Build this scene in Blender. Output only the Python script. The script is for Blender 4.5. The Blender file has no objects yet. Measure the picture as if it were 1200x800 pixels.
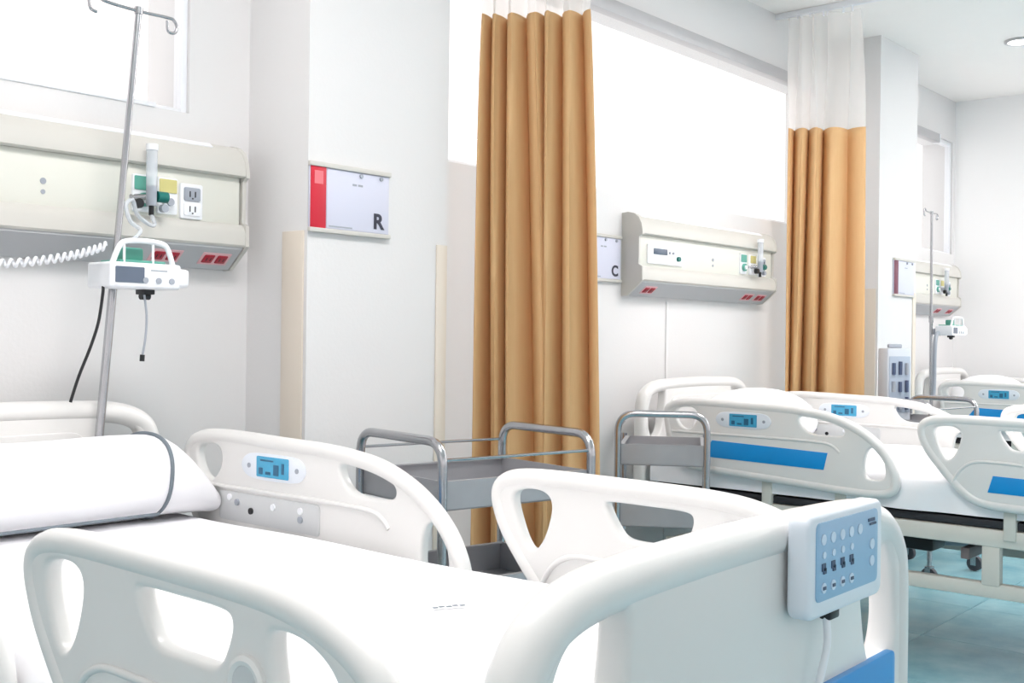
import bpy, bmesh, math, random
from mathutils import Vector, Matrix
from mathutils.geometry import delaunay_2d_cdt
random.seed(7)
scene = bpy.context.scene
COL = scene.collection
PI = math.pi

# ------------------------------------------------------------------ camera, world, exposure
F_PX, ROLL = 1312.0, math.atan(0.0125)
AZ = math.atan2(1110, F_PX)                    # optical axis, measured from +X (along the head wall) towards +Y (to the wall)
CAM_H = 1.15
cd = bpy.data.cameras.new('camera')
cam = bpy.data.objects.new('camera', cd)
COL.objects.link(cam)
cd.sensor_width = 36.0
cd.lens = 36.0 * F_PX / 1200.0
cd.shift_y = -6.0 / 1200.0
cd.clip_start = 0.02
fwd = Vector((math.cos(AZ), math.sin(AZ), 0))
right = Vector((math.sin(AZ), -math.cos(AZ), 0))
up = Vector((0, 0, 1))
r2 = right * math.cos(ROLL) + up * math.sin(ROLL)
u2 = up * math.cos(ROLL) - right * math.sin(ROLL)
m = Matrix((r2, u2, -fwd)).transposed().to_4x4()
m.translation = (0, 0, CAM_H)
cam.matrix_world = m
scene.camera = cam

world = bpy.data.worlds.new('overcast_sky')
scene.world = world
world.use_nodes = True
bgn = world.node_tree.nodes['Background']
bgn.inputs[0].default_value = (1.0, 0.962, 0.952, 1)
bgn.inputs[1].default_value = 1.3

vs = scene.view_settings
vs.view_transform = 'Standard'
vs.look = 'None'
vs.exposure = 0.18
vs.gamma = 1.0
vs.use_curve_mapping = False

# ------------------------------------------------------------------ materials
def srgb(r, g, b):
    def f(c):
        c /= 255.0
        return c / 12.92 if c <= 0.04045 else ((c + 0.055) / 1.055) ** 2.4
    return (f(r), f(g), f(b), 1)

MATS = {}
def mat(name, col, rough=0.5, metal=0.0, noise=0.0, nscale=8.0, bump=0.0, bscale=60.0, coat=0.0, emit=0.0):
    if name in MATS:
        return MATS[name]
    M = bpy.data.materials.new(name)
    M.use_nodes = True
    nt = M.node_tree
    b = nt.nodes['Principled BSDF']
    b.inputs['Base Color'].default_value = col
    b.inputs['Roughness'].default_value = rough
    b.inputs['Metallic'].default_value = metal
    if coat:
        b.inputs['Coat Weight'].default_value = coat
    if emit:
        b.inputs['Emission Color'].default_value = col
        b.inputs['Emission Strength'].default_value = emit
    tc = nt.nodes.new('ShaderNodeTexCoord')
    if noise:
        n = nt.nodes.new('ShaderNodeTexNoise')
        n.inputs['Scale'].default_value = nscale
        n.inputs['Detail'].default_value = 4
        nt.links.new(tc.outputs['Object'], n.inputs['Vector'])
        mx = nt.nodes.new('ShaderNodeMix')
        mx.data_type = 'RGBA'
        mx.inputs[6].default_value = tuple(c * (1 - noise) for c in col[:3]) + (1,)
        mx.inputs[7].default_value = tuple(min(1, c * (1 + noise)) for c in col[:3]) + (1,)
        nt.links.new(n.outputs['Fac'], mx.inputs[0])
        nt.links.new(mx.outputs[2], b.inputs['Base Color'])
    if bump:
        n2 = nt.nodes.new('ShaderNodeTexNoise')
        n2.inputs['Scale'].default_value = bscale
        n2.inputs['Detail'].default_value = 3
        nt.links.new(tc.outputs['Object'], n2.inputs['Vector'])
        bp = nt.nodes.new('ShaderNodeBump')
        bp.inputs['Strength'].default_value = bump
        bp.inputs['Distance'].default_value = 0.01
        nt.links.new(n2.outputs['Fac'], bp.inputs['Height'])
        nt.links.new(bp.outputs['Normal'], b.inputs['Normal'])
    MATS[name] = M
    return M

PAINT = mat('wall_paint', srgb(225, 224, 224), 0.7, noise=0.012, nscale=3, bump=0.04, bscale=90)
CEIL = mat('ceiling_paint', srgb(250, 247, 244), 0.8, noise=0.01)
GUARD = mat('corner_guard_vinyl', srgb(222, 212, 199), 0.45, noise=0.02)
ABS = mat('bed_plastic', srgb(228, 227, 225), 0.32, noise=0.01, nscale=5, coat=0.25)
ABSDK = mat('bed_plastic_grey', srgb(205, 207, 208), 0.4, noise=0.01)
STEELP = mat('painted_frame_steel', srgb(214, 213, 205), 0.4, noise=0.02)
DARK = mat('dark_mattress_deck', srgb(38, 40, 46), 0.6, noise=0.1)
BLUE = mat('blue_stripe', srgb(0, 142, 214), 0.35, noise=0.02)
LCD = mat('lcd_blue', srgb(70, 165, 205), 0.25, noise=0.1, nscale=40)
LCDTXT = mat('lcd_text', srgb(25, 95, 130), 0.4)
BEZEL = mat('display_bezel', srgb(228, 234, 242), 0.35)
KEYPAD = mat('keypad_blue', srgb(146, 184, 216), 0.35, noise=0.03, nscale=12)
KEYLT = mat('keypad_light', srgb(206, 222, 240), 0.35)
KEYDK = mat('keypad_icon', srgb(52, 70, 104), 0.4)
SHEET = mat('white_cotton', srgb(246, 246, 249), 0.85, noise=0.008, bump=0.25, bscale=7)
PIPING = mat('grey_piping', srgb(116, 126, 134), 0.8)
STAINLESS = mat('stainless_steel', (0.48, 0.48, 0.50, 1), 0.24, 1.0, noise=0.05, nscale=30)
SATIN = mat('satin_sheet_steel', (0.40, 0.40, 0.42, 1), 0.42, 0.35, noise=0.08, nscale=14)
RUBBER = mat('grey_rubber', srgb(70, 72, 78), 0.7)
BLACK = mat('black_plastic', srgb(22, 22, 26), 0.45)
ALU = mat('aluminium', srgb(186, 185, 187), 0.4, 0.2, noise=0.03)
UNITC = mat('unit_cream', srgb(224, 224, 215), 0.45, noise=0.01)
UNITG = mat('unit_grey', srgb(205, 203, 197), 0.42, noise=0.012)
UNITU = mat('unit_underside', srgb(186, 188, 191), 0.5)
DIFF = mat('lamp_diffuser', srgb(244, 245, 248), 0.4)
REDS = mat('red_socket', srgb(168, 32, 52), 0.4)
PINK = mat('socket_surround', srgb(226, 178, 184), 0.45)
GREEN = mat('green_plate', srgb(92, 166, 150), 0.4)
TEAL = mat('teal_plastic', srgb(18, 112, 104), 0.35)
YELLOW = mat('yellow_plate', srgb(208, 200, 132), 0.45)
WHITEP = mat('white_plastic', srgb(240, 242, 246), 0.4)
GREYP = mat('grey_plastic', srgb(160, 166, 176), 0.4)
SCREEN = mat('pump_screen', srgb(92, 104, 122), 0.2)
REDB = mat('red_band', srgb(204, 28, 52), 0.5)
MAROON = mat('maroon_band', srgb(120, 62, 80), 0.5)
PAPER = mat('white_paper', srgb(212, 214, 230), 0.7, noise=0.01)
INK = mat('dark_ink', srgb(52, 54, 70), 0.6)
BLUSH = mat('faded_red_print', srgb(232, 120, 128), 0.6)

def fabric_mat():
    M = bpy.data.materials.new('tan_curtain_fabric')
    M.use_nodes = True
    nt = M.node_tree
    b = nt.nodes['Principled BSDF']
    b.inputs['Roughness'].default_value = 0.75
    tc = nt.nodes.new('ShaderNodeTexCoord')
    mp = nt.nodes.new('ShaderNodeMapping')
    mp.inputs['Scale'].default_value = (60, 60, 4)
    n = nt.nodes.new('ShaderNodeTexNoise')
    n.inputs['Scale'].default_value = 3
    mx = nt.nodes.new('ShaderNodeMix')
    mx.data_type = 'RGBA'
    mx.inputs[6].default_value = srgb(232, 190, 136)
    mx.inputs[7].default_value = srgb(240, 202, 150)
    nt.links.new(tc.outputs['Object'], mp.inputs[0])
    nt.links.new(mp.outputs[0], n.inputs['Vector'])
    nt.links.new(n.outputs['Fac'], mx.inputs[0])
    nt.links.new(mx.outputs[2], b.inputs['Base Color'])
    tr = nt.nodes.new('ShaderNodeBsdfTranslucent')
    tr.inputs['Color'].default_value = srgb(214, 150, 84)
    ms = nt.nodes.new('ShaderNodeMixShader')
    ms.inputs[0].default_value = 0.22
    nt.links.new(b.outputs[0], ms.inputs[1])
    nt.links.new(tr.outputs[0], ms.inputs[2])
    nt.links.new(ms.outputs[0], nt.nodes['Material Output'].inputs[0])
    return M
CURTAIN = fabric_mat()

def mix_transparent(name, col, alpha, rough=0.4, translucent=False):
    M = bpy.data.materials.new(name)
    M.use_nodes = True
    nt = M.node_tree
    b = nt.nodes['Principled BSDF']
    b.inputs['Base Color'].default_value = col
    b.inputs['Roughness'].default_value = rough
    src = b.outputs[0]
    if translucent:
        t = nt.nodes.new('ShaderNodeBsdfTranslucent')
        t.inputs[0].default_value = col
        m2 = nt.nodes.new('ShaderNodeMixShader')
        m2.inputs[0].default_value = 0.5
        nt.links.new(src, m2.inputs[1])
        nt.links.new(t.outputs[0], m2.inputs[2])
        src = m2.outputs[0]
    tp = nt.nodes.new('ShaderNodeBsdfTransparent')
    ms = nt.nodes.new('ShaderNodeMixShader')
    ms.inputs[0].default_value = alpha
    nt.links.new(tp.outputs[0], ms.inputs[1])
    nt.links.new(src, ms.inputs[2])
    nt.links.new(ms.outputs[0], nt.nodes['Material Output'].inputs[0])
    return M
SHEER = mix_transparent('white_net_mesh', srgb(246, 243, 240), 0.62, 0.8, True)
GLASS = mix_transparent('window_glass', srgb(250, 252, 255), 0.03, 0.05)
CLEAR = mix_transparent('clear_plastic', srgb(226, 232, 240), 0.5, 0.15)

def floor_mat():
    M = bpy.data.materials.new('teal_floor_tile')
    M.use_nodes = True
    nt = M.node_tree
    b = nt.nodes['Principled BSDF']
    b.inputs['Roughness'].default_value = 0.22
    tc = nt.nodes.new('ShaderNodeTexCoord')
    oi = nt.nodes.new('ShaderNodeObjectInfo')
    ad = nt.nodes.new('ShaderNodeVectorMath')
    ad.operation = 'ADD'
    n = nt.nodes.new('ShaderNodeTexNoise')
    n.inputs['Scale'].default_value = 4.0
    n.inputs['Detail'].default_value = 6
    n.inputs['Roughness'].default_value = 0.6
    nt.links.new(tc.outputs['Object'], ad.inputs[0])
    nt.links.new(oi.outputs['Random'], ad.inputs[1])
    nt.links.new(ad.outputs[0], n.inputs['Vector'])
    cr = nt.nodes.new('ShaderNodeValToRGB')
    cr.color_ramp.elements[0].position = 0.3
    cr.color_ramp.elements[0].color = srgb(112, 168, 182)
    cr.color_ramp.elements[1].position = 0.72
    cr.color_ramp.elements[1].color = srgb(158, 200, 209)
    nt.links.new(n.outputs['Fac'], cr.inputs[0])
    nt.links.new(cr.outputs[0], b.inputs['Base Color'])
    return M
TILE = floor_mat()
GROUT = mat('floor_grout', srgb(92, 128, 138), 0.7)
LIGHT = mat('lamp_glow', (1, 0.952, 0.938, 1), 0.5, emit=20.0)  # glow of the added fill panels and of the downlight lens

# ------------------------------------------------------------------ geometry helpers
def finish(me, smooth):
    if smooth:
        for p in me.polygons:
            p.use_smooth = True
        me.set_sharp_from_angle(angle=math.radians(smooth))

def link(name, me, material, parent=None, loc=None, rot=None):
    o = bpy.data.objects.new(name, me)
    if material and not me.materials:
        me.materials.append(material)
    COL.objects.link(o)
    if parent:
        o.parent = parent
    if loc:
        o.location = loc
    if rot:
        o.rotation_euler = rot
    return o

def bm_obj(name, bm, material, parent=None, smooth=40, loc=None, rot=None):
    bmesh.ops.recalc_face_normals(bm, faces=bm.faces)
    me = bpy.data.meshes.new(name)
    bm.to_mesh(me)
    bm.free()
    finish(me, smooth)
    return link(name, me, material, parent, loc, rot)

def add_box(bm, lo, hi, bev=0.0, seg=2):
    r = bmesh.ops.create_cube(bm, size=1.0)
    vsx = r['verts']
    for v in vsx:
        v.co = Vector([lo[i] + (v.co[i] + 0.5) * (hi[i] - lo[i]) for i in range(3)])
    if bev:
        es = list({e for v in vsx for e in v.link_edges})
        bmesh.ops.bevel(bm, geom=es, offset=bev, segments=seg, affect='EDGES', profile=0.5)

def box(name, lo, hi, material, parent=None, bev=0.0, seg=2, smooth=40):
    bm = bmesh.new()
    add_box(bm, lo, hi, bev, seg)
    return bm_obj(name, bm, material, parent, smooth)

def boxes(name, lst, material, parent=None, bev=0.0):
    bm = bmesh.new()
    for lo, hi in lst:
        add_box(bm, lo, hi, bev)
    return bm_obj(name, bm, material, parent)

def add_cyl(bm, p0, p1, r, seg=16, r2=None):
    p0, p1 = Vector(p0), Vector(p1)
    d = p1 - p0
    q = d.to_track_quat('Z', 'Y')
    ret = bmesh.ops.create_cone(bm, cap_ends=True, segments=seg, radius1=r, radius2=r if r2 is None else r2, depth=d.length)
    mid = (p0 + p1) / 2
    for v in ret['verts']:
        v.co = q @ v.co + mid

def cyl(name, p0, p1, r, material, parent=None, seg=16, r2=None):
    bm = bmesh.new()
    add_cyl(bm, p0, p1, r, seg, r2)
    return bm_obj(name, bm, material, parent, 40)

def catmull(pts, n=8, closed=False):
    P = [Vector(p) for p in pts]
    N = len(P)
    out = []
    rng = range(N) if closed else range(N - 1)
    for i in rng:
        if closed:
            a, b, c, d = P[i - 1], P[i], P[(i + 1) % N], P[(i + 2) % N]
        else:
            a, b, c, d = P[max(i - 1, 0)], P[i], P[i + 1], P[min(i + 2, N - 1)]
        for k in range(n):
            t = k / n
            out.append(0.5 * (2 * b + (c - a) * t + (2 * a - 5 * b + 4 * c - d) * t * t + (3 * b - a - 3 * c + d) * t ** 3))
    if not closed:
        out.append(P[-1])
    return out

def add_tube(bm, pts, r, seg=10, closed=False):
    P = [Vector(p) for p in pts]
    N = len(P)
    rings = []
    nrm = None
    for i in range(N):
        if closed:
            t = P[(i + 1) % N] - P[i - 1]
        else:
            t = P[min(i + 1, N - 1)] - P[max(i - 1, 0)]
        t.normalize()
        if nrm is None:
            nrm = t.orthogonal().normalized()
        else:
            nrm = (nrm - t * nrm.dot(t)).normalized()
        bn = t.cross(nrm)
        rr = r(i / max(N - 1, 1)) if callable(r) else r
        rings.append([bm.verts.new(P[i] + (nrm * math.cos(2 * PI * k / seg) + bn * math.sin(2 * PI * k / seg)) * rr) for k in range(seg)])
    for i in range(N if closed else N - 1):
        a, b = rings[i], rings[(i + 1) % N]
        for k in range(seg):
            bm.faces.new((a[k], a[(k + 1) % seg], b[(k + 1) % seg], b[k]))
    if not closed:
        bm.faces.new(rings[0][::-1])
        bm.faces.new(rings[-1])

def tube(name, pts, r, material, parent=None, seg=10, closed=False, smoothn=0):
    if smoothn:
        pts = catmull(pts, smoothn, closed)
    bm = bmesh.new()
    add_tube(bm, pts, r, seg, closed)
    return bm_obj(name, bm, material, parent, 60)

def round_corner(pts, rad, n=5, closed=True):
    """fillet the corners of a 2-D/3-D polygon"""
    P = [Vector(p) for p in pts]
    N = len(P)
    out = []
    for i in range(N):
        if not closed and i in (0, N - 1):
            out.append(P[i])
            continue
        a, b, c = P[i - 1], P[i], P[(i + 1) % N]
        l1, l2 = (a - b).length, (c - b).length
        rr = min(rad, l1 * 0.48, l2 * 0.48)
        s, e = b + (a - b).normalized() * rr, b + (c - b).normalized() * rr
        for k in range(n + 1):
            t = k / n
            out.append((1 - t) ** 2 * s + 2 * t * (1 - t) * b + t * t * e)
    return out

def plate_mesh(outline, holes, half, bev, axis, pos, res=3):
    """rounded plate with openings; outline is (a, b): axis 'X' -> a=Y, b=Z at x=pos, axis 'Y' -> a=X, b=Z at y=pos"""
    def area(p):
        return sum(p[i - 1][0] * p[i][1] - p[i][0] * p[i - 1][1] for i in range(len(p)))
    loops = []
    for k, poly in enumerate([outline] + list(holes)):
        p = []
        for q in poly:
            q = Vector((q[0], q[1]))
            if not p or (q - p[-1]).length > 1e-5:
                p.append(q)
        if (p[0] - p[-1]).length < 1e-5:
            p.pop()
        if (area(p) > 0) != (k == 0):
            p.reverse()
        nr = []
        for i in range(len(p)):
            e1 = (p[i] - p[i - 1]).normalized()
            e2 = (p[(i + 1) % len(p)] - p[i]).normalized()
            n1, n2 = Vector((-e1.y, e1.x)), Vector((-e2.y, e2.x))
            nn = (n1 + n2)
            nn = nn / max(0.35, (1 + n1.dot(n2)))
            nr.append(nn)
        loops.append((p, nr))
    mp = (lambda a, b, d: (pos + d, a, b)) if axis == 'X' else (lambda a, b, d: (a, pos - d, b))
    prof = []
    for k in range(res + 2):
        th = (PI / 2) * k / (res + 1)
        prof.append((bev * (1 - math.sin(th)), half - bev * (1 - math.cos(th))))
    prof = prof + [(i, -z) for i, z in reversed(prof)]
    bm = bmesh.new()
    caps = []
    for p, nr in loops:
        rings = [[bm.verts.new(mp(*(p[i] + nr[i] * ins), z)) for i in range(len(p))] for ins, z in prof]
        for r in range(len(rings) - 1):
            for i in range(len(p)):
                j = (i + 1) % len(p)
                bm.faces.new((rings[r][i], rings[r + 1][i], rings[r + 1][j], rings[r][j]))
        caps.append((rings[0], rings[-1], [p[i] + nr[i] * bev for i in range(len(p))]))
    co, ed, top, bot = [], [], [], []
    for a, b, pts in caps:
        o = len(co)
        co += pts
        top += a
        bot += b
        ed += [(o + i, o + (i + 1) % len(pts)) for i in range(len(pts))]
    vco, _, fcs, ov, _, _ = delaunay_2d_cdt(co, ed, [], 0, 1e-7)
    def inside(c):
        r = False
        for _, _, pts in caps:
            for i in range(len(pts)):
                a, b = pts[i - 1], pts[i]
                if (a.y > c.y) != (b.y > c.y) and c.x < (b.x - a.x) * (c.y - a.y) / (b.y - a.y) + a.x:
                    r = not r
        return r
    for f in fcs:
        c = (vco[f[0]] + vco[f[1]] + vco[f[2]]) / 3
        if not inside(c) or any(not ov[i] for i in f):
            continue
        try:
            bm.faces.new([top[ov[i][0]] for i in f])
            bm.faces.new([bot[ov[i][0]] for i in reversed(f)])
        except ValueError:
            pass
    bmesh.ops.recalc_face_normals(bm, faces=bm.faces)
    me = bpy.data.meshes.new('plate')
    bm.to_mesh(me)
    bm.free()
    finish(me, 38)
    return me

def plate(name, outline, holes, half, bev, axis, pos, material, parent=None, res=3):
    return link(name, plate_mesh(outline, holes, half, bev, axis, pos, res), material, parent)

def rect(a0, a1, b0, b1, rad=0.0, n=4):
    p = [(a0, b0), (a1, b0), (a1, b1), (a0, b1)]
    return [tuple(v) for v in round_corner([Vector((x, y, 0)) for x, y in p], rad, n)] if rad else p

def cr2(pts, n=6):
    P = catmull([(a, b, 0) for a, b in pts], n, True)
    for _ in range(6):
        P = [P[i] * .5 + (P[i - 1] + P[(i + 1) % len(P)]) * .25 for i in range(len(P))]
    return [(v.x, v.y) for v in P]

def extrude_x(name, prof, x0, x1, material, parent=None, smooth=35):
    """(y, z) profile extruded along X"""
    bm = bmesh.new()
    A = [bm.verts.new((x0, y, z)) for y, z in prof]
    B = [bm.verts.new((x1, y, z)) for y, z in prof]
    n = len(prof)
    for i in range(n):
        bm.faces.new((A[i], A[(i + 1) % n], B[(i + 1) % n], B[i]))
    bm.faces.new(A[::-1])
    bm.faces.new(B)
    return bm_obj(name, bm, material, parent, smooth)

def disc(name, center, axis, r, t, material, parent, seg=14):
    c = Vector(center)
    a = Vector(axis)
    return cyl(name, c, c + a * t, r, material, parent, seg)

def empty(name, loc=(0, 0, 0)):
    o = bpy.data.objects.new(name, None)
    o.empty_display_size = 0.1
    COL.objects.link(o)
    o.location = loc
    return o

def tag(o, label, cat, group=None):
    o['label'] = label
    o['category'] = cat
    if group:
        o['group'] = group
    return o

def struct(o, label=None):
    o['kind'] = 'structure'
    if label:
        o['label'] = label
    return o

def text_mesh(name, s, size, loc, rot, material, parent, depth=0.0006, squeeze=1.0):
    c = bpy.data.curves.new('t', 'FONT')
    c.body = s
    c.size = size
    c.extrude = depth
    c.offset = size * 0.03
    c.align_x = 'CENTER'
    c.align_y = 'CENTER'
    o = bpy.data.objects.new('t', c)
    COL.objects.link(o)
    me = bpy.data.meshes.new_from_object(o.evaluated_get(bpy.context.evaluated_depsgraph_get()))
    bpy.data.objects.remove(o)
    M = Matrix.Translation(loc) @ Matrix.Rotation(rot[2], 4, 'Z') @ Matrix.Rotation(rot[0], 4, 'X') @ Matrix.Diagonal((squeeze, 1, 1, 1))
    me.transform(M)
    me.materials.clear()
    return link(name, me, material, parent)

# ------------------------------------------------------------------ the room
WY, WT = 2.80, 0.22               # face of the head wall, wall thickness
XEND, CZ = 8.26, 2.885
X0, Y0 = -1.6, -2.6
SILL, HEAD = 1.78, 2.585
WINS = [(-0.2, 1.857), (2.72, 6.02), (6.92, 8.205)]

floor = struct(box('floor', (X0, Y0, -0.12), (XEND + 0.2, WY + WT, -0.012), GROUT))
ts = 0.6
tb = bmesh.new()
add_box(tb, (-ts / 2 + 0.0015, -ts / 2 + 0.0015, -0.012), (ts / 2 - 0.0015, ts / 2 - 0.0015, 0.0), 0.0012, 1)
tile_me = bpy.data.meshes.new('tile')
tb.to_mesh(tile_me)
tb.free()
tile_me.materials.append(TILE)
ix = 0
x = X0 + ts / 2
while x < XEND:
    y = WY - ts / 2
    while y > Y0 + 0.1:
        t = link('tile', tile_me, None, floor, (x, y, 0))
        y -= ts
    x += ts
struct(box('ceiling', (X0, Y0, CZ), (XEND + 0.2, WY + WT, CZ + 0.15), CEIL))
struct(box('wall_right', (XEND, Y0, 0), (XEND + 0.2, WY + WT, CZ), mat('end_wall_lit_paint', srgb(247, 247, 247), .7, noise=.01, nscale=3, bump=.04, bscale=90)))  # wall paint lightened here to stand in for light on the end wall
LW = (-2.2, 2.3, .9, 2.65)             # unseen glazed opening, added to bring fill light from the left
struct(boxes('wall_left', [((X0 - .2, Y0, 0), (X0, WY + WT, LW[2])), ((X0 - .2, Y0, LW[3]), (X0, WY + WT, CZ)), ((X0 - .2, Y0, LW[2]), (X0, LW[0], LW[3])), ((X0 - .2, LW[1], LW[2]), (X0, WY + WT, LW[3]))], PAINT))
fr = [((X0 - .12, LW[0], LW[2]), (X0 - .07, LW[1], LW[2] + .05)), ((X0 - .12, LW[0], LW[3] - .05), (X0 - .07, LW[1], LW[3]))]
for k in range(5):
    yk = min(max(LW[0] + (LW[1] - LW[0]) * k / 4 - .025, LW[0]), LW[1] - .05)
    fr.append(((X0 - .12, yk, LW[2]), (X0 - .07, yk + .05, LW[3])))
w = struct(boxes('window_6', fr, WHITEP))
for k in range(4):
    q = (LW[1] - LW[0]) / 4
    box('window_pane', (X0 - .098, LW[0] + k * q + .026, LW[2] + .051), (X0 - .092, LW[0] + (k + 1) * q - .026, LW[3] - .051), GLASS, w)
FW = [(-1.2, 3.1), (3.5, 7.9)]         # unseen glazed openings across the aisle, added as fill for camera-facing surfaces
Z1, Z2 = 0.95, 2.5
fs = [((X0 - .2, Y0 - .2, 0), (XEND + .2, Y0, Z1)), ((X0 - .2, Y0 - .2, Z2), (XEND + .2, Y0, CZ))]
for a, b in ((X0 - .2, FW[0][0]), (FW[0][1], FW[1][0]), (FW[1][1], XEND + .2)):
    fs.append(((a, Y0 - .2, Z1), (b, Y0, Z2)))
struct(boxes('wall_front', fs, PAINT))
for i, (a, b) in enumerate(FW):
    n = 4
    pw = (b - a) / n
    fr = []
    for k in range(n + 1):
        xk = min(max(a + k * pw - .025, a), b - .05)
        fr.append(((xk, Y0 - .14, Z1), (xk + .05, Y0 - .08, Z2)))
    fr += [((a, Y0 - .14, Z1), (b, Y0 - .08, Z1 + .05)), ((a, Y0 - .14, Z2 - .05), (b, Y0 - .08, Z2))]
    w = struct(boxes('window_%d' % (i + 4), fr, WHITEP))  # added fill windows, numbered on from the head wall ones
    for k in range(n):
        box('window_pane', (a + k * pw + .026, Y0 - .113, Z1 + .051), (a + (k + 1) * pw - .026, Y0 - .107, Z2 - .051), GLASS, w)

segs = [((X0, WY, 0), (XEND, WY + WT, SILL)), ((X0, WY, HEAD), (XEND, WY + WT, CZ))]
xs = [X0] + [v for w in WINS for v in w] + [XEND]
for i in range(0, len(xs), 2):
    segs.append(((xs[i], WY, SILL), (xs[i + 1], WY + WT, HEAD)))
struct(boxes('wall_back', segs, PAINT))
for i, (a, b) in enumerate(WINS):
    w = empty('window_%d' % (i + 1), ((a + b) / 2, WY + 0.12, SILL))
    struct(w)
    def wp(name, lo, hi, mt, bev=0.003):
        o = box(name, lo, hi, mt, None, bev)
        o.parent = w
        o.matrix_parent_inverse = Matrix.Translation(w.location).inverted()
        return o
    yy = WY + 0.012
    wp('window_frame', (a, yy, SILL), (a + 0.02, yy + 0.04, HEAD), WHITEP)
    wp('window_frame', (b - 0.02, yy, SILL), (b, yy + 0.04, HEAD), WHITEP)
    wp('window_frame', (a + 0.02, yy, SILL), (b - 0.02, yy + 0.04, SILL + 0.012), WHITEP)
    wp('window_frame', (a + 0.02, yy, HEAD - 0.03), (b - 0.02, yy + 0.04, HEAD), WHITEP)
    n = max(1, round((b - a) / 1.1))
    pw = (b - a - 0.044) / n
    for k in range(n):
        wp('window_pane', (a + 0.023 + k * pw, yy + 0.015, SILL + 0.012), (a + 0.0215 + (k + 1) * pw, yy + 0.021, HEAD - 0.03), GLASS, 0)

def column(xa, xb):
    o = struct(box('column', (xa, 2.52, 0), (xb, WY, CZ), PAINT))
    return o
column(2.066, 2.645)
column(6.19, 6.76)
# vinyl strips that guard the column corners
k = 1
for xa, xb in ((2.066, 2.645), (6.19, 6.76)):
    struct(box('trim_%d' % k, (xa - 0.006, 2.532, 0.0), (xa, 2.628, 1.447), GUARD, None, 0.002)); k += 1
    struct(box('trim_%d' % k, (xb - 0.052, 2.514, 0.0), (xb - 0.004, 2.52, 1.442), GUARD, None, 0.002)); k += 1
struct(box('trim_%d' % k, (4.405, WY - 0.006, 0.0), (4.423, WY, 1.32), PAINT, None, 0.002)); k += 1

# low white ledge that closes the bottom of the first window
tag(box('window_ledge', (-0.15, WY - 0.006, SILL), (1.747, WY + 0.011, SILL + 0.013), WHITEP, None, 0.003),
    'low white ledge along the sill of the window above the pillow', 'ledge')

# roller blind cassettes under the window heads
for (a, b, lab) in ((2.74, 5.665, 'long grey aluminium blind cassette at the head of the widest window'),
                    (6.95, 7.8, 'short grey aluminium blind cassette in the window by the end wall')):
    t = empty('blind_cassette', ((a + b) / 2, WY - 0.0, HEAD - 0.07))
    tag(t, lab, 'window blind')
    for nm, lo, hi, mt in (('cassette', (a, WY - 0.05, 2.525), (b, WY, HEAD), ALU),
                           ('end_cap', (b, WY - 0.052, 2.521), (b + 0.014, WY, HEAD), WHITEP)):
        o = box(nm, lo, hi, mt, t, 0.004)
        o.matrix_parent_inverse = Matrix.Translation(t.location).inverted()

# ceiling lamps: out-of-view fill panels added to brighten the room, then the downlight
def fill_panel(x, y, lab):
    t = empty('ceiling_fill_light', (x, y, CZ))
    tag(t, lab, 'ceiling light')
    s = 0.6
    fr = boxes('frame', [((-s, -0.3, -0.02), (s, -0.28, 0)), ((-s, 0.28, -0.02), (s, 0.3, 0)), ((-s, -0.28, -0.02), (-s + 0.02, 0.28, 0)), ((s - 0.02, -0.28, -0.02), (s, 0.28, 0))], WHITEP, t)
    box('diffuser', (-s + 0.02, -0.28, -0.014), (s - 0.02, 0.28, -0.002), LIGHT, t)
fill_panel(1.2, 1.15, 'added out-of-view fill light panel over the bed with the pillow roll')
fill_panel(4.4, 1.15, 'added out-of-view fill light panel over the middle bed')
fill_panel(7.2, -1.2, 'added out-of-view fill light panel over the aisle facing the end bed')
fill_panel(7.4, .6, 'added out-of-view fill light panel near the end wall')
t = empty('ceiling_downlight', (6.78, 1.94, CZ))
tag(t, 'small round recessed ceiling downlight near the end wall', 'ceiling light')
bm = bmesh.new()
add_tube(bm, [(0.075 * math.cos(a * PI / 16), 0.075 * math.sin(a * PI / 16), -0.004) for a in range(32)], 0.012, 8, True)
bm_obj('trim_ring', bm, ALU, t)
cyl('lens', (0, 0, -0.001), (0, 0, -0.008), 0.066, LIGHT, t, 24)

# ------------------------------------------------------------------ hospital beds (local: x across, y from the wall coordinate system, origin at bed centre)
HEADRAIL = [(2.50, .82), (2.503, .853), (2.478, .886), (2.40, .905), (2.25, .905), (2.118, .901), (1.98, .898), (1.87, .890), (1.768, .874), (1.663, .833), (1.588, .779), (1.545, .726),
            (1.52, .665), (1.525, .615), (1.565, .589), (1.66, .584), (1.85, .594), (2.10, .608), (2.32, .620), (2.42, .635), (2.47, .69), (2.487, .75)]
HR_H = [[(2.448, .84), (2.435, .868), (2.395, .876), (2.355, .866), (2.342, .84), (2.352, .81), (2.383, .782), (2.425, .795)],
        [(1.905, .858), (1.86, .861), (1.79, .853), (1.738, .835), (1.722, .815), (1.737, .797), (1.80, .795), (1.855, .799), (1.888, .82)],
        [(1.642, .655), (1.645, .71), (1.634, .752), (1.612, .765), (1.588, .75), (1.571, .71), (1.567, .66), (1.60, .648)]]
FOOTRAIL = [(1.447, .81), (1.453, .847), (1.43, .878), (1.36, .893), (1.2, .893), (1.1, .892), (1.02, .891), (.93, .887), (.865, .876), (.81, .857), (.768, .828), (.748, .78), (.745, .70),
            (.748, .63), (.77, .594), (.84, .582), (1.0, .582), (1.13, .584), (1.24, .592), (1.30, .625), (1.35, .675), (1.40, .732), (1.428, .77)]
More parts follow.
